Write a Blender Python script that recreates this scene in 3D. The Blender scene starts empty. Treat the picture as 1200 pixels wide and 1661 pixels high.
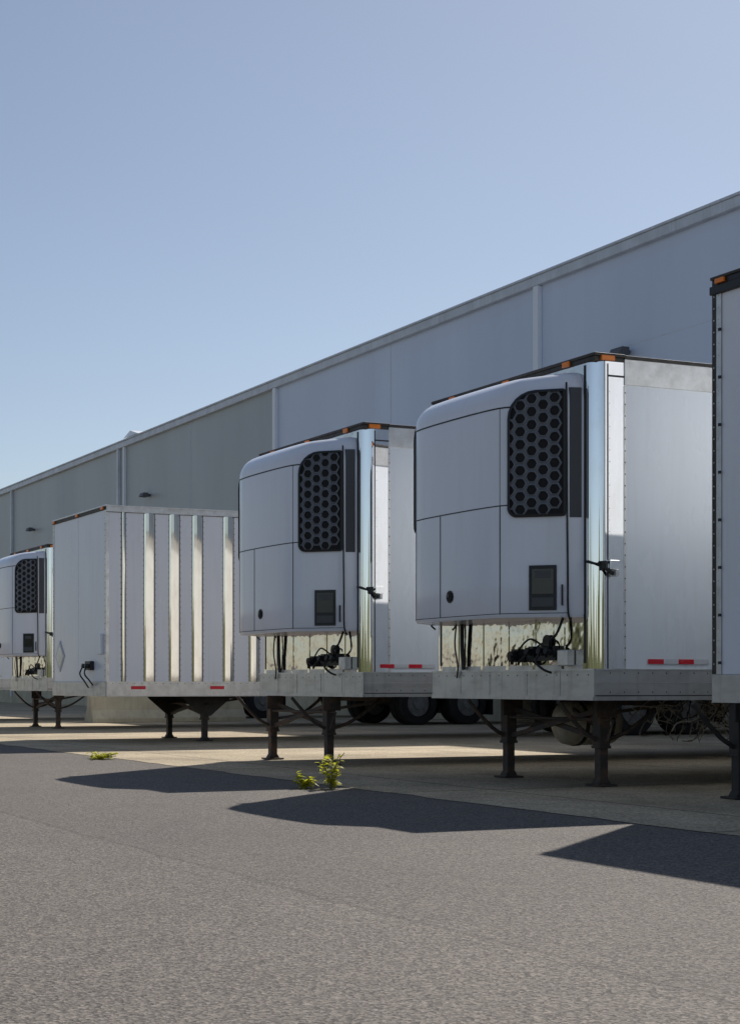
import bpy, bmesh, math, random
from mathutils import Vector, Matrix
random.seed(7)
S = bpy.context.scene
COL = S.collection

# ------------------------------------------------------------------ materials
def mat(name, base=(.5,.5,.5), rough=.5, metal=0.0, noise=0.0, nscale=3.0, bump=0.0, bscale=20.0,
        dark=None, stretch=(1,1,1), coords='Object', spec=None, lo=.36, hi=.68, grime=None):
    m = bpy.data.materials.new(name); m.use_nodes = True
    nt = m.node_tree; b = nt.nodes['Principled BSDF']
    b.inputs['Roughness'].default_value = rough
    b.inputs['Metallic'].default_value = metal
    if spec is not None: b.inputs['Specular IOR Level'].default_value = spec
    b.inputs['Base Color'].default_value = (*base, 1)
    tc = nt.nodes.new('ShaderNodeTexCoord')
    oi = nt.nodes.new('ShaderNodeObjectInfo')
    mp = nt.nodes.new('ShaderNodeMapping'); mp.inputs['Scale'].default_value = stretch
    add = nt.nodes.new('ShaderNodeVectorMath'); add.operation = 'ADD'
    mul = nt.nodes.new('ShaderNodeVectorMath'); mul.operation = 'SCALE'; mul.inputs[3].default_value = 37.0
    nt.links.new(oi.outputs['Location'], mul.inputs[0])
    nt.links.new(tc.outputs[coords], add.inputs[0]); nt.links.new(mul.outputs[0], add.inputs[1])
    nt.links.new(add.outputs[0], mp.inputs['Vector'])
    out = None
    if noise > 0:
        n = nt.nodes.new('ShaderNodeTexNoise'); n.inputs['Scale'].default_value = nscale
        n.inputs['Detail'].default_value = 8; n.inputs['Roughness'].default_value = .62
        nt.links.new(mp.outputs[0], n.inputs['Vector'])
        r = nt.nodes.new('ShaderNodeValToRGB')
        r.color_ramp.elements[0].position = lo; r.color_ramp.elements[1].position = hi
        d = dark if dark else tuple(c*(1-noise) for c in base)
        r.color_ramp.elements[0].color = (*base, 1); r.color_ramp.elements[1].color = (*d, 1)
        nt.links.new(n.outputs['Fac'], r.inputs['Fac']); out = r.outputs['Color']
        rr = nt.nodes.new('ShaderNodeMapRange'); rr.inputs['To Min'].default_value = rough*.8; rr.inputs['To Max'].default_value = min(1, rough*1.35)
        nt.links.new(n.outputs['Fac'], rr.inputs['Value']); nt.links.new(rr.outputs[0], b.inputs['Roughness'])
    if grime is not None:
        m2 = nt.nodes.new('ShaderNodeMapping'); m2.inputs['Scale'].default_value = (9,9,.55)
        nt.links.new(add.outputs[0], m2.inputs['Vector'])
        n3 = nt.nodes.new('ShaderNodeTexNoise'); n3.inputs['Scale'].default_value = 1.6; n3.inputs['Detail'].default_value = 5
        nt.links.new(m2.outputs[0], n3.inputs['Vector'])
        r3 = nt.nodes.new('ShaderNodeValToRGB'); r3.color_ramp.elements[0].position=.52; r3.color_ramp.elements[1].position=.80
        r3.color_ramp.elements[0].color=(0,0,0,1); r3.color_ramp.elements[1].color=(grime,grime,grime,1)
        nt.links.new(n3.outputs['Fac'], r3.inputs['Fac'])
        x = nt.nodes.new('ShaderNodeMixRGB'); nt.links.new(r3.outputs[0], x.inputs[0])
        if out is not None: nt.links.new(out, x.inputs[1])
        else: x.inputs[1].default_value=(*base,1)
        x.inputs[2].default_value=(.22,.20,.17,1); out = x.outputs[0]
    if out is not None: nt.links.new(out, b.inputs['Base Color'])
    if bump > 0:
        n2 = nt.nodes.new('ShaderNodeTexNoise'); n2.inputs['Scale'].default_value = bscale; n2.inputs['Detail'].default_value = 3
        nt.links.new(mp.outputs[0], n2.inputs['Vector'])
        bp = nt.nodes.new('ShaderNodeBump'); bp.inputs['Strength'].default_value = bump; bp.inputs['Distance'].default_value = .02
        nt.links.new(n2.outputs['Fac'], bp.inputs['Height']); nt.links.new(bp.outputs[0], b.inputs['Normal'])
    return m

M = {}
M['white'] = mat('white_paint', (.88,.89,.94), .24, noise=.3, nscale=2.2, dark=(.83,.84,.88), stretch=(1,1,.3), bump=.05, bscale=2.5, lo=.45, hi=.8, grime=.09)
M['unit'] = mat('unit_paint', (.86,.88,.95), .18, noise=.3, nscale=2.6, dark=(.82,.84,.90), stretch=(1,1,.3), bump=.03, bscale=2.0, lo=.45, hi=.8, grime=.06)
M['panel'] = mat('white_side_sheet', (.90,.94,.98), .25, noise=.3, nscale=1.6, dark=(.86,.89,.92), stretch=(1,1,.3), bump=.06, bscale=3, lo=.45, hi=.8, grime=.06)
M['steel'] = mat('polished_steel', (.90,.90,.91), .03, metal=1, noise=.1, nscale=7, dark=(.82,.81,.80), bump=.10, bscale=1.5, stretch=(1,1,.4), lo=.5, hi=.8)
M['post'] = mat('post_steel', (.92,.86,.75), .07, metal=1, noise=.1, nscale=7, dark=(.78,.71,.60), bump=.18, bscale=2.2, stretch=(1,1,.4), lo=.45, hi=.75)
M['steelf'] = mat('weathered_steel', (.76,.74,.71), .05, metal=1, noise=.5, nscale=13, dark=(.50,.46,.42), bump=.45, bscale=2.6, lo=.5, hi=.76)
M['alu'] = mat('brushed_aluminium', (.74,.74,.73), .34, metal=.6, noise=.3, nscale=9, dark=(.58,.57,.55), bump=.05)
M['rail'] = mat('grey_rail', (.60,.60,.59), .30, metal=.55, noise=.5, nscale=9, dark=(.42,.41,.39), bump=.10, bscale=6, stretch=(.4,.4,1.2), lo=.45, hi=.8, grime=.45)
M['black'] = mat('black_plastic', (.014,.015,.017), .38, noise=.3, nscale=6)
M['hole'] = mat('deep_black', (.003,.003,.004), .7)
M['lattice'] = mat('grille_grey', (.15,.165,.19), .35)
M['cover'] = mat('cover_grey', (.055,.06,.068), .35)
M['seam'] = mat('dark_seam', (.03,.03,.035), .6)
M['trim'] = mat('dark_brown_trim', (.05,.042,.036), .5, noise=.4, nscale=10)
M['under'] = mat('underbody', (.04,.036,.033), .8, noise=.5, nscale=5)
M['rust'] = mat('rusty_steel', (.055,.046,.040), .7, noise=.5, nscale=9, dark=(.15,.085,.05), bump=.3, bscale=30, lo=.44, hi=.72)
M['blackst'] = mat('black_steel', (.02,.02,.021), .6, noise=.5, nscale=7, dark=(.05,.04,.03))
M['lamp'] = mat('lamp_housing', (.10,.10,.11), .5)
M['tyre'] = mat('tyre_rubber', (.018,.018,.018), .8, noise=.3, nscale=12)
M['rim'] = mat('wheel_rim', (.35,.35,.34), .45, metal=.6, noise=.4, nscale=9)
M['tank'] = mat('tank_metal', (.72,.66,.55), .35, metal=.2, noise=.5, nscale=6, dark=(.5,.42,.3))
def lens(name, c, e=0):
    m = mat(name, c, .25); return m
M['orange'] = lens('amber_lens', (.95,.24,.015))
M['red'] = lens('red_reflector', (.78,.02,.04))
M['wreflect'] = lens('silver_reflector', (.75,.76,.78))
M['placard'] = mat('placard', (.50,.52,.56), .4)
M['screen'] = mat('control_glass', (.012,.014,.018), .12)
M['rubber'] = mat('hose_rubber', (.012,.012,.013), .5)
M['twig'] = mat('dry_twig', (.34,.29,.23), .8)
M['concr'] = mat('dock_concrete', (.60,.55,.41), .85, noise=.4, nscale=1.5, dark=(.44,.40,.30), bump=.2, bscale=25, grime=.4)
M['trimw'] = mat('gutter_metal', (.64,.69,.76), .35, noise=.2, nscale=2, grime=.3)
M['pipew'] = mat('downspout_paint', (.82,.86,.92), .4)
M['door'] = mat('dock_door_paint', (.5,.5,.5), .5, noise=.2)
M['refl_ridge'] = mat('reflection_ridge_green', (.035,.045,.018), .9, noise=.5, nscale=.12, dark=(.10,.10,.035))  # green of the out-of-view ridge added for the steel reflections

# ------------------------------------------------------------------ mesh builder
class MB:
    def __init__(s): s.v=[]; s.f=[]; s.m=[]; s.mats=[]
    def mi(s, m):
        if m not in s.mats: s.mats.append(m)
        return s.mats.index(m)
    def add(s, vs, fs, m):
        o=len(s.v); s.v += [tuple(v) for v in vs]; k=s.mi(m)
        for f in fs: s.f.append([i+o for i in f]); s.m.append(k)
    def box(s,x0,x1,y0,y1,z0,z1,m):
        vs=[(x0,y0,z0),(x1,y0,z0),(x1,y1,z0),(x0,y1,z0),(x0,y0,z1),(x1,y0,z1),(x1,y1,z1),(x0,y1,z1)]
        s.add(vs,[(0,3,2,1),(4,5,6,7),(0,1,5,4),(1,2,6,5),(2,3,7,6),(3,0,4,7)],m)
    def beam(s,p0,p1,w,h,m):
        p0=Vector(p0);p1=Vector(p1);d=(p1-p0).normalized()
        up=Vector((0,0,1)) if abs(d.z)<.95 else Vector((1,0,0))
        a=d.cross(up).normalized();b=a.cross(d).normalized()
        vs=[]
        for p in (p0,p1):
            for sa,sb in ((-1,-1),(1,-1),(1,1),(-1,1)): vs.append(p+a*sa*w/2+b*sb*h/2)
        s.add(vs,[(0,1,2,3),(7,6,5,4),(0,4,5,1),(1,5,6,2),(2,6,7,3),(3,7,4,0)],m)
    def cyl(s,p0,p1,r,m,n=20,r1=None,cap=True):
        p0=Vector(p0);p1=Vector(p1);d=(p1-p0).normalized();r1=r if r1 is None else r1
        up=Vector((0,0,1)) if abs(d.z)<.95 else Vector((1,0,0))
        a=d.cross(up).normalized();b=a.cross(d).normalized();vs=[]
        for p,q in ((p0,r),(p1,r1)):
            for i in range(n):
                t=2*math.pi*i/n; vs.append(p+a*math.cos(t)*q+b*math.sin(t)*q)
        fs=[(i,(i+1)%n,n+(i+1)%n,n+i) for i in range(n)]
        if cap: fs += [tuple(range(n))[::-1],tuple(range(n,2*n))]
        s.add(vs,fs,m)
    def tube(s,pts,r,m,n=8):
        P=[Vector(p) for p in pts]
        Q=[]
        for i in range(len(P)-1):
            a=P[max(i-1,0)];b=P[i];c=P[i+1];d=P[min(i+2,len(P)-1)]
            for k in range(6):
                t=k/6;Q.append(.5*((2*b)+(c-a)*t+(2*a-5*b+4*c-d)*t*t+(-a+3*b-3*c+d)*t**3))
        Q.append(P[-1]);vs=[]
        for i,q in enumerate(Q):
            d=(Q[min(i+1,len(Q)-1)]-Q[max(i-1,0)]).normalized()
            up=Vector((0.3,.2,1)) if abs(d.z)<.9 else Vector((1,.3,0))
            a=d.cross(up).normalized();b=a.cross(d).normalized()
            for j in range(n):
                t=2*math.pi*j/n;vs.append(q+a*math.cos(t)*r+b*math.sin(t)*r)
        fs=[]
        for i in range(len(Q)-1):
            for j in range(n): fs.append((i*n+j,i*n+(j+1)%n,(i+1)*n+(j+1)%n,(i+1)*n+j))
        fs += [tuple(range(n)),tuple(range((len(Q)-1)*n,len(Q)*n))]
        s.add(vs,fs,m)
    def prism(s,poly,axis,a0,a1,m):
        n=len(poly);vs=[]
        for a in (a0,a1):
            for (p,q) in poly:
                vs.append({'x':(a,p,q),'y':(p,a,q),'z':(p,q,a)}[axis])
        fs=[tuple(range(n)),tuple(range(2*n-1,n-1,-1))]+[(i,(i+1)%n,n+(i+1)%n,n+i) for i in range(n)]
        s.add(vs,fs,m)
    def dome(s,c,nrm,r,m):
        c=Vector(c);nrm=Vector(nrm);up=Vector((0,0,1)) if abs(nrm.z)<.9 else Vector((1,0,0))
        a=nrm.cross(up).normalized();b=a.cross(nrm);vs=[]
        for q,h in ((1,0),(.7,.45)):
            for i in range(6):
                t=math.pi*i/3;vs.append(c+a*math.cos(t)*r*q+b*math.sin(t)*r*q+nrm*r*h)
        s.add(vs,[(i,(i+1)%6,6+(i+1)%6,6+i) for i in range(6)]+[tuple(range(6,12))],m)
    def obj(s,name,parent=None,smooth=False,bevel=0,ang=35,loc=None):
        me=bpy.data.meshes.new(name);me.from_pydata(s.v,[],s.f)
        for m in s.mats: me.materials.append(M[m] if isinstance(m,str) else m)
        for p,k in zip(me.polygons,s.m): p.material_index=k
        bm=bmesh.new();bm.from_mesh(me);bmesh.ops.recalc_face_normals(bm,faces=bm.faces);bm.to_mesh(me);bm.free()
        if smooth:
            me.polygons.foreach_set('use_smooth',[True]*len(me.polygons))
            me.set_sharp_from_angle(angle=math.radians(ang))
        me.update()
        o=bpy.data.objects.new(name,me);COL.objects.link(o)
        if parent: o.parent=parent
        if loc: o.location=loc
        if bevel>0:
            b=o.modifiers.new('Bevel','BEVEL');b.width=bevel;b.segments=2;b.limit_method='ANGLE';b.angle_limit=math.radians(40)
        return o

def thing(name,loc,label,cat,group=None):
    e=bpy.data.objects.new(name,None);e.location=loc;e.empty_display_size=.3;COL.objects.link(e)
    e['label']=label;e['category']=cat
    if group:e['group']=group
    return e

W=2.6
# ------------------------------------------------------------------ refrigeration unit
half=[(0,.15),(-.14,.19),(-.50,.51),(-.54,.555),(-.568,.62),(-.588,.76),(-.602,1.0),(-.606,1.3)]
outl=half+[(x,W-y) for (x,y) in half[-2::-1]]
def ring(z,k,ky):
    return [(x*k,1.3+(y-1.3)*ky,z) for x,y in outl]
def build_unit(par):
    zb,zc,zt=1.50,3.36,3.63
    b=MB();n=len(outl);lv=[]
    lv.append(ring(zb-.0,.97,.99));lv.append(ring(zb+.03,1,1));
    for z in (1.8,2.2,2.6,3.0,zc): lv.append(ring(z,1,1))
    for i in range(1,9):
        a=i/8*math.pi/2
        lv.append(ring(zc+(zt-zc)*math.sin(a),.30+.70*math.cos(a)**.8 if i<8 else .30,1-.10*(1-math.cos(a))))
    vs=[p for r in lv for p in r];fs=[]
    for i in range(len(lv)-1):
        for j in range(n-1): fs.append((i*n+j,i*n+j+1,(i+1)*n+j+1,(i+1)*n+j))
    fs.append(tuple(range(n)));fs.append(tuple(range((len(lv)-1)*n,len(lv)*n)))
    b.add(vs,fs,'unit')
    u=b.obj('refrigeration_unit',par,smooth=True,ang=32)
    s=MB()
    def off(p,d):
        v=Vector((p[0]+.15,p[1]-1.3));v.normalize();return (p[0]+v.x*d,p[1]+v.y*d)
    def hseam(z,i0,i1,h=.010,d=.003):
        for i in range(i0,i1):
            p,q=outl[i],outl[i+1];a,c=off(p,d),off(q,d);e,f=off(p,-.01),off(q,-.01)
            s.add([(a[0],a[1],z-h/2),(c[0],c[1],z-h/2),(c[0],c[1],z+h/2),(a[0],a[1],z+h/2),
                   (e[0],e[1],z-h/2),(f[0],f[1],z-h/2),(f[0],f[1],z+h/2),(e[0],e[1],z+h/2)],
                  [(0,1,2,3),(0,4,5,1),(3,2,6,7)],'seam')
    hseam(3.335,2,n-3,.013);hseam(2.48,2,n-3)
    hseam(1.535,1,n-2,.006)
    def vs_at(y,z0,z1,w=.010):
        for i in range(n-1):
            p,q=outl[i],outl[i+1]
            if p[1]<=y<=q[1]:
                t=(y-p[1])/(q[1]-p[1]);x=p[0]+(q[0]-p[0])*t;break
        s.box(x-.003,x+.02,y-w/2,y+w/2,z0,z1,'seam')
    vs_at(.60,1.53,2.48);vs_at(1.50,1.53,2.48);vs_at(W-.60,1.53,2.48)
    for y in (.60,W-.6): vs_at(y,2.485,3.33,.004)
    s.obj('panel_seam',u)
    p=MB();p.cyl((-.598,1.33,1.72),(-.612,1.33,1.72),.058,'black',24);p.cyl((-.612,1.33,1.72),(-.618,1.33,1.72),.043,'hole',24)
    p.cyl((-.618,1.345,1.73),(-.624,1.345,1.73),.018,'cover',12)
    p.obj('fuel_port',u)
    for side in (0,1):
        P0=Vector((-.50,.51,0));D=Vector((.36,-.32,0)).normalized();N=Vector((-.32,-.36,0)).normalized()
        def mp(uu,w,d):
            q=P0+D*uu+N*d
            return (q.x,(W-q.y) if side else q.y,w)
        U0,U1,W0,W1=-.035,.465,2.37,3.47
        def shape(m=0.0):
            pts=[];R=.24
            for (cx,cz,r,a0) in ((U1-.03,W0+.03,.03,-90),(U1-.03,W1-.03,.03,0),(U0+R,W1-R,R,90),(U0+.08,W0+.08,.08,180)):
                for k in range(7):
                    a=math.radians(a0+k*15);rr=max(r-m,.004);pts.append((cx+rr*math.cos(a),cz+rr*math.sin(a)))
            return pts
        sh=shape();inn=shape(.022)
        inn=[(min(max(a,U0+.02),U1-.02),min(max(c,W0+.02),W1-.02)) for a,c in inn]
        g=MB();k=len(sh)
        vs=[mp(a,c,-.01) for a,c in sh]+[mp(a,c,.022) for a,c in sh]+[mp(a,c,.026) for a,c in inn]+[mp(a,c,.006) for a,c in inn]
        fs=[]
        for r in range(3):
            for i in range(k): fs.append((r*k+i,r*k+(i+1)%k,(r+1)*k+(i+1)%k,(r+1)*k+i))
        g.add(vs,fs,'black');g.add(vs[3*k:],[tuple(range(k))],'hole')
        dv=.113;du=dv*math.sqrt(3)/2;Rr=dv/math.sqrt(3)
        def inside(a,c,mg):
            if a<U0+mg or a>U1-mg or c<W0+mg or c>W1-mg:return False
            cx,cz=U0+.24,W1-.24
            if a<cx and c>cz and math.hypot(a-cx,c-cz)>.24-mg:return False
            return True
        NN=12
        for ci in range(6):
            for ri in range(12):
                a=U0+.012+ci*du;c=W0+.01+ri*dv+(dv/2 if ci%2 else 0)
                if not inside(a,c,.012):continue
                vv=[]
                for rad,d in ((Rr,.013),(.0455,.022),(.041,.007)):
                    for t in range(NN):
                        an=math.radians(360/NN*t)
                        hx=math.cos(math.pi/6)/math.cos((an%(math.pi/3))-math.pi/6)
                        rr=rad*hx if rad>.05 else rad*(.5*hx+.5)
                        aa=a+rr*math.cos(an);cc=c+rr*math.sin(an)
                        aa=min(max(aa,U0+.018),U1-.018);cc=min(max(cc,W0+.018),W1-.018)
                        vv.append(mp(aa,cc,d))
                ff=[]
                for r in range(2):
                    for t in range(NN):ff.append((r*NN+t,r*NN+(t+1)%NN,(r+1)*NN+(t+1)%NN,(r+1)*NN+t))
                g.add(vv,ff,'lattice')
        g.obj('grille',u)
        d=MB();a=(-.128,.188);c=(-.03,.150)
        yy=(lambda q:W-q) if side else (lambda q:q)
        d.add([(a[0],yy(a[1]-.006),2.36),(c[0],yy(c[1]),2.36),(c[0],yy(c[1]),3.48),(a[0],yy(a[1]-.006),3.48),
               (a[0],yy(a[1]+.02),2.36),(c[0],yy(c[1]+.02),2.36),(c[0],yy(c[1]+.02),3.48),(a[0],yy(a[1]+.02),3.48)],
              [(0,1,2,3),(0,4,5,1),(3,2,6,7),(0,3,7,4),(1,2,6,5)],'cover')
        d.obj('side_cover',u)
        t=MB()
        t.tube([(-.165,yy(.182),3.52),(-.163,yy(.180),3.2),(-.160,yy(.177),2.4),(-.155,yy(.175),1.9),(-.15,yy(.177),1.55),(-.10,yy(.2),1.46)],.009,'rubber')
        t.obj('drain_hose',u)
        if side==0:
            cp=MB()
            def bx(tgt,u0,u1,w0,w1,d0,d1,m):
                q=[mp(u0,w0,d0),mp(u1,w0,d0),mp(u1,w1,d0),mp(u0,w1,d0),mp(u0,w0,d1),mp(u1,w0,d1),mp(u1,w1,d1),mp(u0,w1,d1)]
                tgt.add(q,[(0,3,2,1),(4,5,6,7),(0,1,5,4),(1,2,6,5),(2,3,7,6),(3,0,4,7)],m)
            bx(cp,.15,.385,1.56,1.95,-.005,.014,'black')
            bx(cp,.175,.36,1.70,1.92,.015,.018,'screen');bx(cp,.175,.36,1.59,1.67,.015,.020,'cover')
            bx(cp,.20,.335,1.84,1.90,.0185,.021,'cover')
            cp.obj('control_panel',u,bevel=.004)
            lt=MB();bx(lt,.425,.440,1.60,1.78,0,.02,'seam')
            lt.obj('latch',u)
    return u

def wheels(par,xs):
    for x in xs:
        for y0,sgn in ((.05,1),(2.02,1)):
            w=MB();r=.49;yc=y0+.26
            for ya in (y0,y0+.28):
                prof=[(r*.6,ya),(r*.93,ya+.005),(r,ya+.04),(r,ya+.21),(r*.93,ya+.245),(r*.6,ya+.25)]
                n=32;vs=[]
                for (rr,yy) in prof:
                    for i in range(n):
                        t=2*math.pi*i/n;vs.append((x+rr*math.cos(t),yy,r+rr*math.sin(t)))
                fs=[(a*n+i,a*n+(i+1)%n,(a+1)*n+(i+1)%n,(a+1)*n+i) for a in range(len(prof)-1) for i in range(n)]
                w.add(vs,fs,'tyre')
            wo=w.obj('wheel',par,smooth=True)
            h=MB();h.cyl((x,y0+.05,r),(x,y0+.50,r),r*.6,'rim',28);h.cyl((x,y0-.01,r),(x,y0+.05,r),.13,'rim',16)
            for i in range(10):
                t=i*math.pi/5;h.cyl((x+.2*math.cos(t),y0+.03,r+.2*math.sin(t)),(x+.2*math.cos(t),y0+.05,r+.2*math.sin(t)),.018,'rim',6)
            h.obj('rim',wo,smooth=True)
        a=MB();a.cyl((x,.2,.49),(x,2.4,.49),.07,'blackst',12);a.obj('axle',par)
    a=MB();a.box(xs[0]-.9,xs[-1]+.9,.75,.85,.62,.86,'blackst');a.box(xs[0]-.9,xs[-1]+.9,1.75,1.85,.62,.86,'blackst')
    for x in xs:
        for y in (.8,1.8): a.beam((x-.45,y,.66),(x,y,.49),.09,.09,'blackst')
    a.obj('suspension_frame',par)
    xr=xs[-1]+.65
    for y0 in (.06,2.0):
        f=MB();f.box(xr,xr+.012,y0,y0+.54,.22,.82,'tyre');f.obj('mud_flap',par)

def leg(par,x,y,ztop,m,style):
    l=MB()
    l.box(x-.055,x+.055,y-.055,y+.055,.36,ztop,m);l.box(x-.042,x+.042,y-.042,y+.042,.05,.37,m)
    l.box(x-.063,x+.063,y-.063,y+.063,.345,.37,m)
    if style=='gusset':
        l.prism([(x-.42,ztop),(x+.42,ztop),(x+.42,ztop-.05),(x+.08,ztop-.33),(x-.08,ztop-.33),(x-.42,ztop-.05)],'y',y-.078,y-.068,m)
    else:
        l.tube([(x-.05,y,.42),(x-.20,y-.01,.50),(x-.36,y-.02,.64),(x-.48,y-.02,ztop-.01)],.02,m)
        l.tube([(x+.05,y,.42),(x+.25,y,.48),(x+.50,y+.01,.62),(x+.70,y+.02,ztop-.01)],.02,m)
        l.box(x-.11,x+.11,y-.08,y-.056,ztop-.16,ztop,m)
    lo=l.obj('landing_leg',par,bevel=.004)
    f=MB();f.box(x-.105,x+.105,y-.10,y+.10,.008,.026,m);f.prism([(x-.07,.026),(x+.07,.026),(x+.042,.07),(x-.042,.07)],'y',y-.05,y+.05,m)
    f.obj('foot',lo,bevel=.004)
def gear(par,x,y0,y1,ztop,m='rust',style='brace'):
    leg(par,x,y0,ztop,m,style);leg(par,x,y1,ztop,m,style)
    c=MB()
    c.beam((x,y0+.06,ztop-.10),(x,y1-.06,.42),.025,.045,m)
    c.beam((x+.04,y0+.06,.42),(x+.04,y1-.06,ztop-.10),.025,.045,m)
    c.cyl((x-.02,y0-.05,.60),(x-.02,y1,.60),.016,m,10)
    c.obj('cross_brace',par)
    c=MB();c.beam((x+.70,y0,ztop-.05),(x+.05,y1,.50),.022,.032,m);c.beam((x+.66,y1,ztop-.05),(x+.02,y0,.50),.022,.032,m)
    c.beam((x+.70,y0-.1,ztop-.03),(x+.70,y1+.1,ztop-.03),.06,.06,m)
    c.obj('cross_brace',par)
    k=MB();k.tube([(x-.02,y0-.06,.60),(x-.02,y0-.2,.60),(x-.05,y0-.22,.56),(x-.1,y0-.22,.42)],.010,m)
    k.obj('crank_handle',par)

def underbody(par,L,z0,x0=.02):
    u=MB();u.box(x0+.06,L-.04,.09,W-.09,z0+.17,z0+.20,'under')
    x=x0+.25
    while x<L-.2:
        u.box(x,x+.05,.09,W-.09,z0+.03,z0+.168,'under');x+=.31
    u.box(.3,1.5,.7,1.9,z0-.005,z0+.028,'under')
    u.obj('floor_frame',par)

def rail_reflect(par,xs,z,w=.165,h=.042,y=-.011,white=True):
    for i,x in enumerate(xs[:8]):
        r=MB();r.box(x,x+w,y,y+.005,z,z+h,'red');r.obj('reflector_strip',par)
        if i<7 and white:
            e=min(xs[i+1]-.003,x+2*w)
            r=MB();r.box(x+w+.003,e,y+.0005,y+.005,z,z+h,'wreflect');r.obj('reflector_strip',par)

def light(par,x0,x1,y0,y1,z0,z1):
    l=MB();l.box(x0,x1,y0,y1,z0,z1,'orange');l.obj('marker_light',par,bevel=.006)

GRP='trailers parked nose out at the loading docks'
def reefer(X0,Yn,L,label,z0=.78,z1=3.75,gx=.45,gy=(.52,1.96),wx=(10.1,11.4),tank=False,refl=(.55,.88)):
    e=thing('refrigerated_trailer',(X0,Yn,0),label,'trailer',GRP)
    r=.13
    near=[(r-r*math.cos(a),r-r*math.sin(a)) for a in [math.pi/2*i/14 for i in range(15)]]
    f=MB();f.box(0.0,.05,r+.002,W-r-.002,z0+.27,z1-.06,'steelf')
    for y in (.45,.88,1.3,1.72,2.15): f.box(-.008,.0,y-.02,y+.02,z0+.27,z1-.07,'steelf')
    f.box(-.006,0,r+.05,W-r-.05,z0+.27,z0+.31,'alu')
    f.obj('front_wall',e)
    for side in (0,1):
        yy=(lambda q:W-q) if side else (lambda q:q)
        def Y(a,b): return min(yy(a),yy(b)),max(yy(a),yy(b))
        c=MB();P=near+[(.30,0),(.30,.04),(.14,.05),(.05,.13)]
        c.prism([(p,yy(q)) for p,q in P],'z',z0+.27,z1-.06,'steel')
        c.obj('corner_post',e,smooth=True,ang=40)
        s=MB();zz=z0+.35
        s.box(.298,.316,*Y(-.006,0),z0+.27,z1-.26,'alu')
        s.box(.124,.134,*Y(-.004,.001),z0+.27,z1-.08,'seam')  # dark edge strips, here and next: seams that also paint dark reflections
        s.box(-.005,.001,*Y(.130,.155),z0+.32,z1-.08,'black')
        s.box(.135,.298,*Y(-.005,.001),z1-.19,z1-.175,'seam')
        while zz<z1-.3:
            s.dome((.307,yy(-.006),zz),(0,1 if side else -1,0),.007,'seam')
            s.dome((.15,yy(0),zz),(0,1 if side else -1,0),.005,'alu');zz+=.1
        s.obj('rivet_strip',e)
        w=MB();w.box(.301,L,*Y(-.001,.04),z0+.27,z1-.25,'panel')
        for x in [.316+1.22*i for i in range(1,int(L/1.22))]:
            w.box(x-.0015,x+.0015,*Y(-.0018,0),z0+.27,z1-.25,'seam')
            zz=z0+.32
            while zz<z1-.3: w.dome((x+.02,yy(-.001),zz),(0,1 if side else -1,0),.005,'alu');zz+=.1
        w.obj('side_panel',e)
        t=MB();t.box(.30,L,*Y(-.010,.05),z1-.25,z1-.03,'alu')
        t.box(.30,L,*Y(-.016,.05),z1-.03,z1,'trim')
        t.obj('top_rail',e,bevel=.004)
        t=MB();t.box(.0,L,*Y(-.006,.06),z0+.045,z0+.27,'rail')
        t.box(.0,L,*Y(-.018,.03),z0,z0+.035,'rail');t.box(.0,L,*Y(-.014,.0),z0+.262,z0+.272,'alu')
        t.box(.0,L,*Y(-.010,.0),z0+.150,z0+.158,'alu');t.box(.0,L,*Y(-.0065,.0),z0+.036,z0+.045,'seam')
        x=.15
        while x<L-.1:
            t.dome((x,yy(-.006),z0+.235),(0,1 if side else -1,0),.007,'seam');t.dome((x,yy(-.006),z0+.07),(0,1 if side else -1,0),.007,'seam');x+=.15
        t.obj('bottom_rail',e)
    b=MB();b.box(-.012,-.0005,0.0,W,z0,z0+.27,'rail');b.box(-.022,-.012,0.0,W,z0,z0+.035,'rail');b.box(-.018,-.012,.0,W,z0+.258,z0+.272,'alu')
    for y in (.5,1.0,1.6,2.1): b.box(-.016,-.012,y-.02,y+.02,z0+.041,z0+.257,'rail')
    for i in range(17): b.dome((-.012,.08+i*.15,z0+.22),(-1,0,0),.007,'seam')
    b.obj('front_bumper_plate',e)
    t=MB();t.box(-.012,.30,.0,W,z1-.06,z1-.02,'trim');t.box(-.02,.31,-.014,W+.014,z1-.02,z1+.008,'trim')
    t.obj('roof_cap',e,bevel=.006)
    rf=MB();rf.box(.30,L,.02,W-.02,z1-.012,z1+.004,'alu');rf.obj('roof',e)
    bk=MB();bk.box(L-.03,L,.045,W-.045,z0+.2,z1-.02,'panel');bk.obj('rear_door',e)
    for y in (.33,W-.43): light(e,-.034,-.012,y,y+.10,z1-.056,z1-.008)
    for y in (-.024,W-.003): light(e,.05,.19,y,y+.028,z1-.056,z1-.012)
    light(e,-.034,-.012,1.25,1.35,z1-.052,z1-.012)
    underbody(e,L,z0)
    xs=list(refl)+[1.9+1.2*i for i in range(6)]
    rail_reflect(e,xs,z0+.315)
    build_unit(e)
    g=MB();g.box(-.05,-.006,.50,.92,1.13,1.17,'black')
    for y in (.55,.66,.84): g.box(-.07,-.006,y-.04,y+.04,1.16,1.26,'black');g.cyl((-.06,y,1.20),(-.12,y,1.22),.032,'black',14)
    g.cyl((-.012,.66,1.3),(-.03,.66,1.3),.06,'black',16)
    g.obj('air_coupling',e)
    g=MB();g.box(-.06,-.006,1.02,1.16,1.12,1.24,'black');g.cyl((-.05,1.09,1.18),(-.12,1.09,1.17),.05,'black',14);g.beam((-.1,1.09,1.17),(-.16,1.0,1.12),.03,.05,'black')
    g.obj('air_coupling',e)
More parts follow.
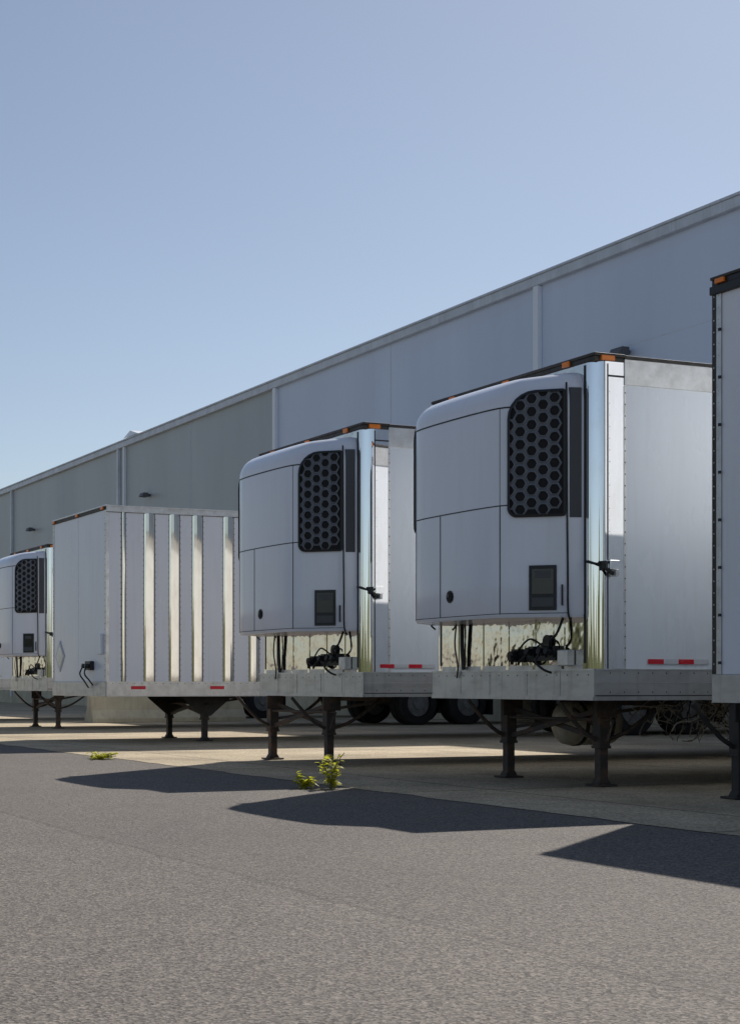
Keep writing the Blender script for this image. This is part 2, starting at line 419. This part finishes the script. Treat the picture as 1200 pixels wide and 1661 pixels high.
    for pts,rr in (([(-.06,.55,1.22),(-.11,.50,1.30),(-.08,.44,1.36),(-.04,.40,1.5)],.012),
                   ([(-.10,.66,1.2),(-.13,.68,1.12),(-.09,.62,1.05),(-.03,.58,1.02)],.011),
                   ([(-.10,.84,1.2),(-.14,.9,1.13),(-.12,.96,1.10),(-.06,1.02,1.15)],.011),
                   ([(-.08,.60,1.24),(-.12,.74,1.32),(-.10,.88,1.30),(-.07,1.04,1.22)],.009),
                   ([(-.05,2.0,1.50),(-.04,2.01,1.25),(-.03,2.0,1.06)],.020),
                   ([(-.05,2.10,1.50),(-.06,2.11,1.3),(-.04,2.09,1.1),(-.03,2.12,.98)],.008)):
        h=MB();h.tube(pts,rr,'rubber');h.obj('air_hose',e,smooth=True,ang=60)
    j=MB();j.box(-.09,-.006,.28,.42,1.08,1.22,'alu');j.obj('junction_box',e,bevel=.008)
    k=MB();k.box(.10,.20,-.07,-.0,1.90,1.98,'steel');k.box(.14,.17,-.10,-.0,1.84,1.90,'alu')
    k.cyl((.05,-.05,1.97),(.05,-.05,1.90),.035,'black',10);k.beam((-.0,-.04,1.96),(.14,-.06,1.86),.02,.03,'black')
    k.tube([(-.02,.12,1.98),(.0,.0,1.95),(.05,-.05,1.94)],.012,'rubber')
    k.obj('hose_bracket',e,bevel=.003)
    gear(e,gx,gy[0],gy[1],z0)
    if tank:
        ft=MB();n=28;cz=z0-.24;prof=[(.90,.10),(.92,.16),(.96,.205),(1.02,.22),(1.44,.22),(1.50,.205),(1.54,.16),(1.56,.10)]
        vs=[(x,1.75+q*math.cos(2*math.pi*i/n),cz+q*math.sin(2*math.pi*i/n)) for x,q in prof for i in range(n)]
        ft.add(vs,[(a*n+i,a*n+(i+1)%n,(a+1)*n+(i+1)%n,(a+1)*n+i) for a in range(len(prof)-1) for i in range(n)]+[tuple(range(n)),tuple(range(7*n,8*n))],'tank')
        for x in (1.06,1.36): ft.cyl((x,1.75,cz),(x+.04,1.75,cz),.228,'blackst',32)
        for x in (1.06,1.36): ft.box(x,x+.04,1.70,1.80,cz+.2,z0+.05,'blackst')
        ft.obj('fuel_tank',e,smooth=True)
        tw=MB()
        for i in range(90):
            x=random.uniform(1.05,2.2);y=random.uniform(.15,.7);z=z0+.02
            pts=[(x,y,z)]
            for k2 in range(5):
                x+=random.uniform(-.14,.14);y+=random.uniform(-.08,.08);z=min(z0-.01,max(.40,z+random.uniform(-.13,.04)));pts.append((x,y,z))
            tw.tube(pts,random.uniform(.003,.0065),'twig' if i%4 else 'rubber',4)
        o=tw.obj('vine_tangle',e);o['kind']='stuff'
    wheels(e,wx)
    return e

def dryvan(X0,Yn,L,label,z0,z1,posts,gx,gy,wx,rivets=False,m='blackst',style='gusset'):
    e=thing('dry_van_trailer',(X0,Yn,0),label,'trailer',GRP)
    f=MB();f.box(.0,.04,.05,W-.05,z0+.22,z1-.07,'white')
    f.box(-.0012,0,1.299,1.301,z0+.22,z1-.07,'placard')
    f.obj('front_wall',e)
    for side in (0,1):
        yy=(lambda q:W-q) if side else (lambda q:q)
        def B(o,x0,x1,q0,q1,za,zb,mm): o.box(x0,x1,min(yy(q0),yy(q1)),max(yy(q0),yy(q1)),za,zb,mm)
        c=MB()
        B(c,-.008,.045,-.004,.05,z0+.22,z1-.07,'alu')
        zz=z0+.3
        if rivets:
            B(c,-.014,-.008,-.0,.045,z0+.22,z1-.07,'trim')
            B(c,-.012,-.0081,.0452,.10,z0+.22,z1-.07,'alu')
            k=0
            while zz<z1-.15:
                c.dome((-.014,yy(.022),zz),(-1,0,0),.008,'rail')
                c.dome((-.012,yy(.07),zz),(-1,0,0),.006,'rail')
                if k%4==0: c.box(-.03,-.0121,min(yy(.085),yy(.105)),max(yy(.085),yy(.105)),zz,zz+.022,'black')
                zz+=.095;k+=1
        else:
            while zz<z1-.15: c.dome((-.008,yy(.03),zz),(-1,0,0),.008,'trim');zz+=.09
        c.obj('corner_post',e)
        w=MB();B(w,.046,L,.0,.04,z0+.22,z1-.10,'panel' if not posts else 'white');w.obj('side_panel',e)
        if posts:
            for x in posts:
                p=MB();wd=.085 if x>.4 else .03
                P=[(x-wd,0),(x-wd*.75,-.016),(x-wd*.2,-.021),(x+wd*.3,-.020),(x+wd*.75,-.016),(x+wd,0)]
                p.prism([(a,yy(b)) for a,b in P],'z',z0+.221,z1-.101,'post')
                for sx in (-1,1): B(p,x+sx*(wd+.006)-.004,x+sx*(wd+.006)+.004,-.002,.001,z0+.221,z1-.101,'seam')
                zz=z0+.3
                while zz<z1-.15:
                    for sx in (-1,1): p.dome((x+sx*(wd+.02),yy(0),zz),(0,1 if side else -1,0),.006,'trim')
                    zz+=.09
                p.obj('side_post',e)
        t=MB();B(t,.0,L,-.010,.05,z1-.10,z1-.02,'alu');B(t,-.01,L,-.018,.05,z1-.02,z1,'alu' if posts else 'trim')
        B(t,.0,L,-.012,.0,z1-.108,z1-.1,'seam');t.obj('top_rail',e,bevel=.003)
        t=MB();B(t,.0,L,-.014,.06,z0+.0,z0+.22,'alu');B(t,.0,L,-.022,.0,z0-.012,z0+.0,'rail')
        x=.1
        while x<L-.1:
            t.dome((x,yy(-.014),z0+.19),(0,1 if side else -1,0),.007,'trim');x+=.12
        t.obj('bottom_rail',e)
    b=MB();b.box(-.016,-.0005,.0,W,z0-.01,z0+.218,'rail');b.obj('front_bumper_plate',e,bevel=.004)
    t=MB();t.box(-.018,.04,.0,W,z1-.07,z1-.02,'trim' if not rivets else 'black');t.box(-.026,.05,-.014,W+.014,z1-.02,z1+.006,'trim' if rivets else 'alu')
    if rivets:
        t.box(-.03,.12,-.016,W+.016,z1-.14,z1-.0705,'black')
    t.obj('roof_cap',e,bevel=.006)
    rf=MB();rf.box(.05,L,.03,W-.03,z1-.012,z1+.002,'alu');rf.obj('roof',e)
    bk=MB();bk.box(L-.03,L,.045,W-.045,z0+.2,z1-.02,'panel');bk.obj('rear_door',e)
    for y in (.06,1.25,W-.16): light(e,-.045,-.018,y,y+.10,z1-.062,z1-.022)
    if rivets:
        for y in (1.9,2.15): light(e,-.045,-.018,y,y+.09,z1-.062,z1-.022)
    underbody(e,L,z0)
    xs=[.40,1.73]+[2.6+1.33*i for i in range(6)]
    rail_reflect(e,xs,z0+.10,w=.24,h=.05,y=-.019,white=False)
    g=MB();g.box(-.07,-.001,.55,.80,1.14,1.28,'black')
    for y in (.6,.74): g.cyl((-.07,y,1.2),(-.14,y,1.21),.035,'black',14)
    g.obj('air_coupling',e,bevel=.005)
    for pts in ([(-.12,.6,1.2),(-.16,.55,1.08),(-.10,.5,.98),(-.04,.5,.9)],[(-.12,.74,1.2),(-.15,.8,1.08),(-.1,.72,.96),(-.04,.7,.86)]):
        h=MB();h.tube(pts,.012,'rubber');h.obj('air_hose',e,smooth=True,ang=60)
    bb=MB();bb.box(-.05,-.001,.12,.30,1.38,1.70,'white');bb.obj('document_box',e,bevel=.01)
    if not rivets:
        pl=MB();cy,cz,q=2.22,1.38,.26
        pl.prism([(cy-q*.9,cz),(cy,cz-q),(cy+q*.9,cz),(cy,cz+q)],'x',-.012,-.001,'placard')
        pl.prism([(cy-q*.7,cz),(cy,cz-q*.78),(cy+q*.7,cz),(cy,cz+q*.78)],'x',-.016,-.0122,'alu')
        pl.obj('placard_holder',e)
    gear(e,gx,gy[0],gy[1],z0,m,style)
    wheels(e,wx)
    return e

XB=22.5
A=reefer(8.49,11.16,13.75,'white refrigerated trailer with honeycomb grille and rusty landing legs',gx=.46,gy=(.52,1.96),tank=True)
Bt=reefer(8.45,15.10,13.8,'white refrigerated trailer with polished steel corner beside weeds',gx=.02,gy=(.85,2.3),refl=(.20,.55))
Dt=reefer(9.90,30.70,12.35,'white refrigerated trailer parked behind the ribbed box trailer',gx=.4,gy=(.55,2.1),wx=(8.7,10.0))
Ft=reefer(10.0,38.5,12.2,'white refrigerated trailer mostly hidden at the loading dock',gx=.5,wx=(7.2,8.5))
posts=[.28,.71,1.13,1.52,2.05]+[2.5+.42*i for i in range(26)]
C=dryvan(8.32,22.90,13.9,'white box trailer with polished vertical side posts and placard holder',.74,3.665,posts,1.9,(.6,2.1),(10.0,11.3))
E=dryvan(8.86,7.53,13.4,'tall white box trailer with riveted corner and amber roof lights',.78,4.18,None,.10,(.5,2.42),(10.0,11.3),rivets=True,style='brace')
e=thing('concrete_barrier',(12.6,35.6,.004),'low pale concrete barrier standing on the apron','barrier')
bw=MB();bw.prism([(0,0),(.60,0),(.60,.10),(.46,.30),(.40,.85),(.20,.85),(.14,.30),(0,.10)],'x',0,4.0,'concr')
bw.obj('barrier_body',e,bevel=.01)
bw=MB();bw.box(.6,3.4,.24,.36,.851,.90,'concr');bw.obj('barrier_cap',e)

# ------------------------------------------------------------------ warehouse
def wallmat(name,base,dark):
    m=bpy.data.materials.new(name);m.use_nodes=True;nt=m.node_tree;b=nt.nodes['Principled BSDF']
    b.inputs['Roughness'].default_value=.42
    tc=nt.nodes.new('ShaderNodeTexCoord')
    mp=nt.nodes.new('ShaderNodeMapping');mp.inputs['Scale'].default_value=(1,.5,.12)
    n=nt.nodes.new('ShaderNodeTexNoise');n.inputs['Scale'].default_value=.7;n.inputs['Detail'].default_value=7;n.inputs['Roughness'].default_value=.6
    nt.links.new(tc.outputs['Object'],mp.inputs[0]);nt.links.new(mp.outputs[0],n.inputs['Vector'])
    r=nt.nodes.new('ShaderNodeValToRGB');r.color_ramp.elements[0].color=(*base,1);r.color_ramp.elements[1].color=(*dark,1)
    r.color_ramp.elements[0].position=.35;r.color_ramp.elements[1].position=.75
    nt.links.new(n.outputs['Fac'],r.inputs[0])
    sx=nt.nodes.new('ShaderNodeSeparateXYZ');nt.links.new(tc.outputs['Object'],sx.inputs[0])
    dv=nt.nodes.new('ShaderNodeMath');dv.operation='DIVIDE';dv.inputs[1].default_value=1.2;nt.links.new(sx.outputs['Y'],dv.inputs[0])
    fl=nt.nodes.new('ShaderNodeMath');fl.operation='FLOOR';nt.links.new(dv.outputs[0],fl.inputs[0])
    wn=nt.nodes.new('ShaderNodeTexWhiteNoise');wn.noise_dimensions='1D';nt.links.new(fl.outputs[0],wn.inputs['W'])
    mr=nt.nodes.new('ShaderNodeMapRange');mr.inputs['To Min'].default_value=.975;mr.inputs['To Max'].default_value=1.02;nt.links.new(wn.outputs['Value'],mr.inputs['Value'])
    mx=nt.nodes.new('ShaderNodeVectorMath');mx.operation='SCALE'
    nt.links.new(r.outputs[0],mx.inputs[0]);nt.links.new(mr.outputs[0],mx.inputs[3]);nt.links.new(mx.outputs[0],b.inputs['Base Color'])
    return m
M['wallb']=wallmat('blue_grey_cladding',(.66,.74,.89),(.58,.655,.80))
M['wallg']=wallmat('grey_cladding',(.47,.51,.52),(.40,.435,.445))
wh=thing('warehouse',(XB,0,0),'long metal clad warehouse with gutter, downspouts and loading docks','building')
HB=10.7
w=MB();w.box(0,.3,-20,45.9,1.25,HB-.28,'wallb')
w.box(-.004,.0,-20,31.7,8.35,8.365,'trimw')
for y in (38.7,24.6,17.4,10.2): w.box(-.006,0,y-.012,y+.012,1.25,HB-.28,'trimw')
w.obj('wall',wh)
w=MB();w.box(0,.3,45.9,96,1.25,HB-.28,'wallg')
for y in (53.0,67.6,82.5): w.box(-.006,0,y-.012,y+.012,1.25,HB-.28,'trimw')
w.obj('wall',wh)
w=MB();w.box(.32,40,-20,95.9,HB-.3,HB-.1,'wallg');w.box(.3,40,95.6,95.9,0,HB-.3,'wallg');w.box(.3,40,-20,-19.7,0,HB-.3,'wallg');w.box(39.7,40,-19.6,95.5,0,HB-.31,'wallg')
w.obj('roof',wh)
w=MB();w.box(-.14,.32,-20,96,HB-.28,HB-.06,'trimw');w.box(-.18,.34,-20,96,HB-.06,HB,'trimw');w.obj('gutter',wh,bevel=.015)
w=MB();w.box(-.05,.3,-20,96,0,1.25,'concr');w.obj('foundation_wall',wh)
for y in (31.7,45.9,60.3,75.3,17.4,3.0):
    d=MB();d.box(-.13,-.002,y-.10,y+.10,.3,HB-.282,'pipew' if y<50 else 'trimw')
    for z in (2.5,5,7.5): d.box(-.14,-.001,y-.12,y+.12,z,z+.05,'trimw')
    if y in(60.3,): d.box(-.12,-.002,y-.75,y-.60,.3,HB-.282,'pipew')
    d.obj('downspout',wh,bevel=.015)
for y in (14.0,28.4,42.8,57.0,71.8):
    d=MB();d.box(-.14,-.008,y-.06,y+.06,8.15,8.25,'lamp')
    d.prism([(-.40,8.14),(-.14,8.12),(-.14,8.28),(-.34,8.28)],'y',y-.2,y+.2,'lamp')
    d.obj('wall_lamp',wh,bevel=.01)
yy=3.36
while yy<92:
    d=MB();y0=yy+.1
    d.box(-.03,-.001,y0,y0+2.4,1.26,3.9,'door')
    for k in range(1,6): d.box(-.034,-.0305,y0,y0+2.4,1.26+.44*k-.008,1.26+.44*k+.008,'seam')
    d.box(-.22,-.002,y0-.32,y0-.005,1.26,4.3,'black');d.box(-.22,-.002,y0+2.405,y0+2.72,1.26,4.3,'black');d.box(-.22,-.002,y0-.005,y0+2.405,3.92,4.3,'black')
    for q in (.3,1.9): d.box(-.16,-.051,y0+q,y0+q+.25,.85,1.2,'black')
    d.obj('dock_door',wh);yy+=3.9
v=MB();v.box(.5,1.1,59.6,60.8,HB-.1,HB+.28,'trimw');v.prism([(59.4,HB+.28),(61.0,HB+.28),(60.2,HB+.5)],'x',.4,1.2,'pipew');v.obj('roof_vent',wh)

# ------------------------------------------------------------------ ground
def groundmat(name,c0,c1,c2,spk,seam=False,joint=False):
    m=bpy.data.materials.new(name);m.use_nodes=True;nt=m.node_tree;b=nt.nodes['Principled BSDF'];L=nt.links.new
    b.inputs['Roughness'].default_value=.85;b.inputs['Specular IOR Level'].default_value=.35
    tc=nt.nodes.new('ShaderNodeTexCoord')
    def noise(sc,det,ro=.6):
        n=nt.nodes.new('ShaderNodeTexNoise');n.inputs['Scale'].default_value=sc;n.inputs['Detail'].default_value=det;n.inputs['Roughness'].default_value=ro
        L(tc.outputs['Object'],n.inputs['Vector']);return n
    def ramp(src,a,ca,z,cz):
        r=nt.nodes.new('ShaderNodeValToRGB');r.color_ramp.elements[0].position=a;r.color_ramp.elements[1].position=z
        r.color_ramp.elements[0].color=(*ca,1);r.color_ramp.elements[1].color=(*cz,1);L(src,r.inputs[0]);return r
    def mix(t,f,a,c):
        x=nt.nodes.new('ShaderNodeMixRGB');x.blend_type=t
        if isinstance(f,float): x.inputs[0].default_value=f
        else: L(f,x.inputs[0])
        L(a,x.inputs[1]);
        if isinstance(c,tuple): x.inputs[2].default_value=(*c,1)
        else: L(c,x.inputs[2])
        return x.outputs[0]
    big=noise(.35,5);r0=ramp(big.outputs['Fac'],.35,c0,.68,c1)
    fine=nt.nodes.new('ShaderNodeTexVoronoi');fine.inputs['Scale'].default_value=spk;L(tc.outputs['Object'],fine.inputs['Vector'])
    sep=nt.nodes.new('ShaderNodeSeparateColor');L(fine.outputs['Color'],sep.inputs[0])
    rs=ramp(sep.outputs[0],.0,(.36,.36,.36),1.0,(1.8,1.78,1.75))
    col=mix('MULTIPLY',1.0 if seam else .5,r0.outputs[0],rs.outputs[0])
    med=noise(34,4,.8);rm=ramp(med.outputs['Fac'],.36,(.62,.62,.63),.64,(1.38,1.37,1.35));col=mix('MULTIPLY',.9 if seam else .5,col,rm.outputs[0])
    m2=noise(2.2,6,.7);rm=ramp(m2.outputs['Fac'],.3,(.90,.90,.905),.7,(1.08,1.075,1.07));col=mix('MULTIPLY',1.0,col,rm.outputs[0])
    st=noise(80,3,.7)
    stn=ramp(st.outputs['Fac'],.62,(0,0,0),.69,(1,1,1));col=mix('MIX',stn.outputs[0],col,c2)
    if seam or joint:
        sx=nt.nodes.new('ShaderNodeSeparateXYZ');L(tc.outputs['Object'],sx.inputs[0])
    if seam:
        wob=noise(.8,6,.7)
        a=nt.nodes.new('ShaderNodeMath');a.operation='MULTIPLY_ADD';L(wob.outputs['Fac'],a.inputs[0]);a.inputs[1].default_value=.22;L(sx.outputs['X'],a.inputs[2])
        d=nt.nodes.new('ShaderNodeMath');d.operation='SUBTRACT';L(a.outputs[0],d.inputs[0]);d.inputs[1].default_value=3.32
        ab=nt.nodes.new('ShaderNodeMath');ab.operation='ABSOLUTE';L(d.outputs[0],ab.inputs[0])
        rr=ramp(ab.outputs[0],.004,(.60,.60,.60),.03,(1,1,1));col=mix('MULTIPLY',.8,col,rr.outputs[0])
        rr=ramp(d.outputs[0],.0,(1.06,1.06,1.06),.05,(.96,.96,.965));col=mix('MULTIPLY',1.0,col,rr.outputs[0])
        bn=noise(.12,3,.5);rb=ramp(bn.outputs['Fac'],.42,(1,1,1),.6,(.90,.90,.91));col=mix('MULTIPLY',1.0,col,rb.outputs[0])
    if joint:
        for ax,per in (('X',3.9),('Y',3.9)):
            a=nt.nodes.new('ShaderNodeMath');a.operation='PINGPONG';L(sx.outputs[ax],a.inputs[0]);a.inputs[1].default_value=per/2
            rr=ramp(a.outputs[0],.01,(.35,.33,.30),.022,(1,1,1));col=mix('MULTIPLY',1.0,col,rr.outputs[0])
        oil=noise(.7,4);ro=ramp(oil.outputs['Fac'],.45,(1,1,1),.75,(.7,.68,.65));col=mix('MULTIPLY',1.0,col,ro.outputs[0])
    L(col,b.inputs['Base Color'])
    bp=nt.nodes.new('ShaderNodeBump');bp.inputs['Strength'].default_value=.5;bp.inputs['Distance'].default_value=.005
    L(fine.outputs['Distance'],bp.inputs['Height']);L(bp.outputs[0],b.inputs['Normal'])
    return m
M['asphalt']=groundmat('worn_asphalt',(.140,.124,.109),(.118,.105,.093),(.33,.30,.265),100,seam=True)
M['apron']=groundmat('concrete_apron_mat',(.50,.415,.285),(.39,.325,.225),(.52,.44,.32),60,joint=True)
g=MB();g.add([(-900,-900,0),(1500,-900,0),(1500,1500,0),(-900,1500,0)],[(0,1,2,3)],'asphalt');go=g.obj('ground');go['kind']='structure'
g=MB()
pts=[];y=-25
while y<96: pts.append((6.80+random.uniform(-.035,.035),y));y+=.35
n=len(pts);vs=[(x,y,.004) for x,y in pts]+[(XB-.05,y,.004) for x,y in pts]
g.add(vs,[(i,i+1,n+i+1,n+i) for i in range(n-1)],'apron');ao=g.obj('concrete_apron');ao['kind']='structure'
# unseen ridge, added to darken and band the reflections in the polished steel
g=MB();N=150;vs=[]
for i in range(N):
    a=math.radians(118+ (322-118)*i/(N-1))
    h=9+5*math.sin(i*.23)+3*math.sin(i*.71+1)+random.uniform(-1.2,1.2)
    if math.sin(i*.19+2)>.72: h*=.35
    c,s_=math.cos(a),math.sin(a)
    vs += [(c*105,s_*105,0),(c*108,s_*108,max(2.5,h*.75)),(c*116,s_*116,max(3,h)),(c*150,s_*150,0)]
g.add(vs,[(i*4+k,(i+1)*4+k,(i+1)*4+k+1,i*4+k+1) for i in range(N-1) for k in range(3)],'refl_ridge')
o=g.obj('unseen_reflection_ridge',smooth=True,ang=60);o['kind']='structure'

# ------------------------------------------------------------------ weeds
def leafmat():
    m=mat('weed_leaf',(.34,.38,.03),.5,noise=.5,nscale=14,dark=(.54,.47,.04));b=m.node_tree.nodes['Principled BSDF']
    nt=m.node_tree;tr=nt.nodes.new('ShaderNodeBsdfTranslucent');tr.inputs[0].default_value=(.68,.68,.05,1)
    mx=nt.nodes.new('ShaderNodeMixShader');mx.inputs[0].default_value=.5
    out=[q for q in nt.nodes if q.type=='OUTPUT_MATERIAL'][0]
    nt.links.new(b.outputs[0],mx.inputs[1]);nt.links.new(tr.outputs[0],mx.inputs[2]);nt.links.new(mx.outputs[0],out.inputs[0])
    return m
M['leaf']=leafmat();M['stem']=mat('weed_stem',(.20,.20,.06),.6)
def weed(x,y,h,spread,nst,label,dens=1.0):
    e=thing('weed_plant',(x,y,.0),label,'plant','weeds along the pavement edge')
    st=MB();lf=MB()
    for i in range(nst):
        a=random.uniform(0,2*math.pi);q=random.uniform(.2,1)*spread;hh=h*random.uniform(.35,1)
        base=Vector((random.uniform(-.03,.03),random.uniform(-.03,.03),0));tip=Vector((math.cos(a)*q,math.sin(a)*q,hh))
        mid=(base+tip)/2+Vector((0,0,hh*.2))
        st.tube([base,mid,tip],.0035,'stem',5)
        for k in range(int(random.randint(7,11)*dens)):
            t=random.uniform(.15,1.0);p=base*(1-t)**2+mid*2*t*(1-t)+tip*t*t
            an=random.uniform(0,2*math.pi);ln=random.uniform(.04,.095);wd=ln*.29
            d=Vector((math.cos(an),math.sin(an),random.uniform(-.2,.9))).normalized();sd=d.cross(Vector((0,0,1))).normalized()
            dr=Vector((0,0,-.25*ln))
            lf.add([p,p+d*ln*.45+sd*wd,p+d*ln+dr,p+d*ln*.45-sd*wd,p+d*ln*.5+Vector((0,0,-.006))],[(0,1,4),(1,2,4),(2,3,4),(3,0,4)],'leaf')
    o=st.obj('stem',e);o['kind']='stuff';o=lf.obj('foliage',e);o['kind']='stuff'
weed(6.60,12.37,.33,.14,17,'leafy yellow green weed growing at the concrete edge')
weed(6.40,12.50,.14,.14,12,'low yellow green weed growing at the concrete edge')
weed(6.55,18.35,.09,.28,22,'low spreading weed growing in the pavement joint')

# ------------------------------------------------------------------ camera, light
th=math.radians(22.8)
cam=bpy.data.cameras.new('camera');co=bpy.data.objects.new('camera',cam);COL.objects.link(co)
cam.sensor_fit='HORIZONTAL';cam.sensor_width=36;cam.lens=36*2580/1200
cam.shift_x=.25;cam.shift_y=(1110-830.5)/1200
co.location=(0,0,.92);co.rotation_euler=(math.pi/2,0,-th);cam.clip_end=5000;cam.clip_start=.05
S.camera=co
sd=Vector((.90,.71,1.0)).normalized()
el=math.asin(sd.z);az=math.atan2(sd.x,sd.y)
sl=bpy.data.lights.new('sun','SUN');sl.energy=4.6;sl.angle=math.radians(.5);sl.color=(1,.94,.86)
so=bpy.data.objects.new('sun',sl);COL.objects.link(so);so.rotation_euler=(sd).to_track_quat('Z','Y').to_euler()
wd=bpy.data.worlds.new('World');S.world=wd;wd.use_nodes=True;nt=wd.node_tree
bg=nt.nodes['Background'];sk=nt.nodes.new('ShaderNodeTexSky');sk.sky_type='NISHITA';sk.sun_disc=False
sk.sun_elevation=el;sk.sun_rotation=az;sk.altitude=50;sk.air_density=1.0;sk.dust_density=.4;sk.ozone_density=1.2
hs=nt.nodes.new('ShaderNodeHueSaturation');hs.inputs['Saturation'].default_value=.80;hs.inputs['Value'].default_value=.97
nt.links.new(sk.outputs[0],hs.inputs['Color'])
tn=nt.nodes.new('ShaderNodeMixRGB');tn.blend_type='MULTIPLY';tn.inputs[0].default_value=1;tn.inputs[2].default_value=(.94,.955,.99,1)
nt.links.new(hs.outputs[0],tn.inputs[1]);nt.links.new(tn.outputs[0],bg.inputs[0]);bg.inputs[1].default_value=.089
S.view_settings.view_transform='Standard';S.view_settings.look='None';S.view_settings.exposure=0
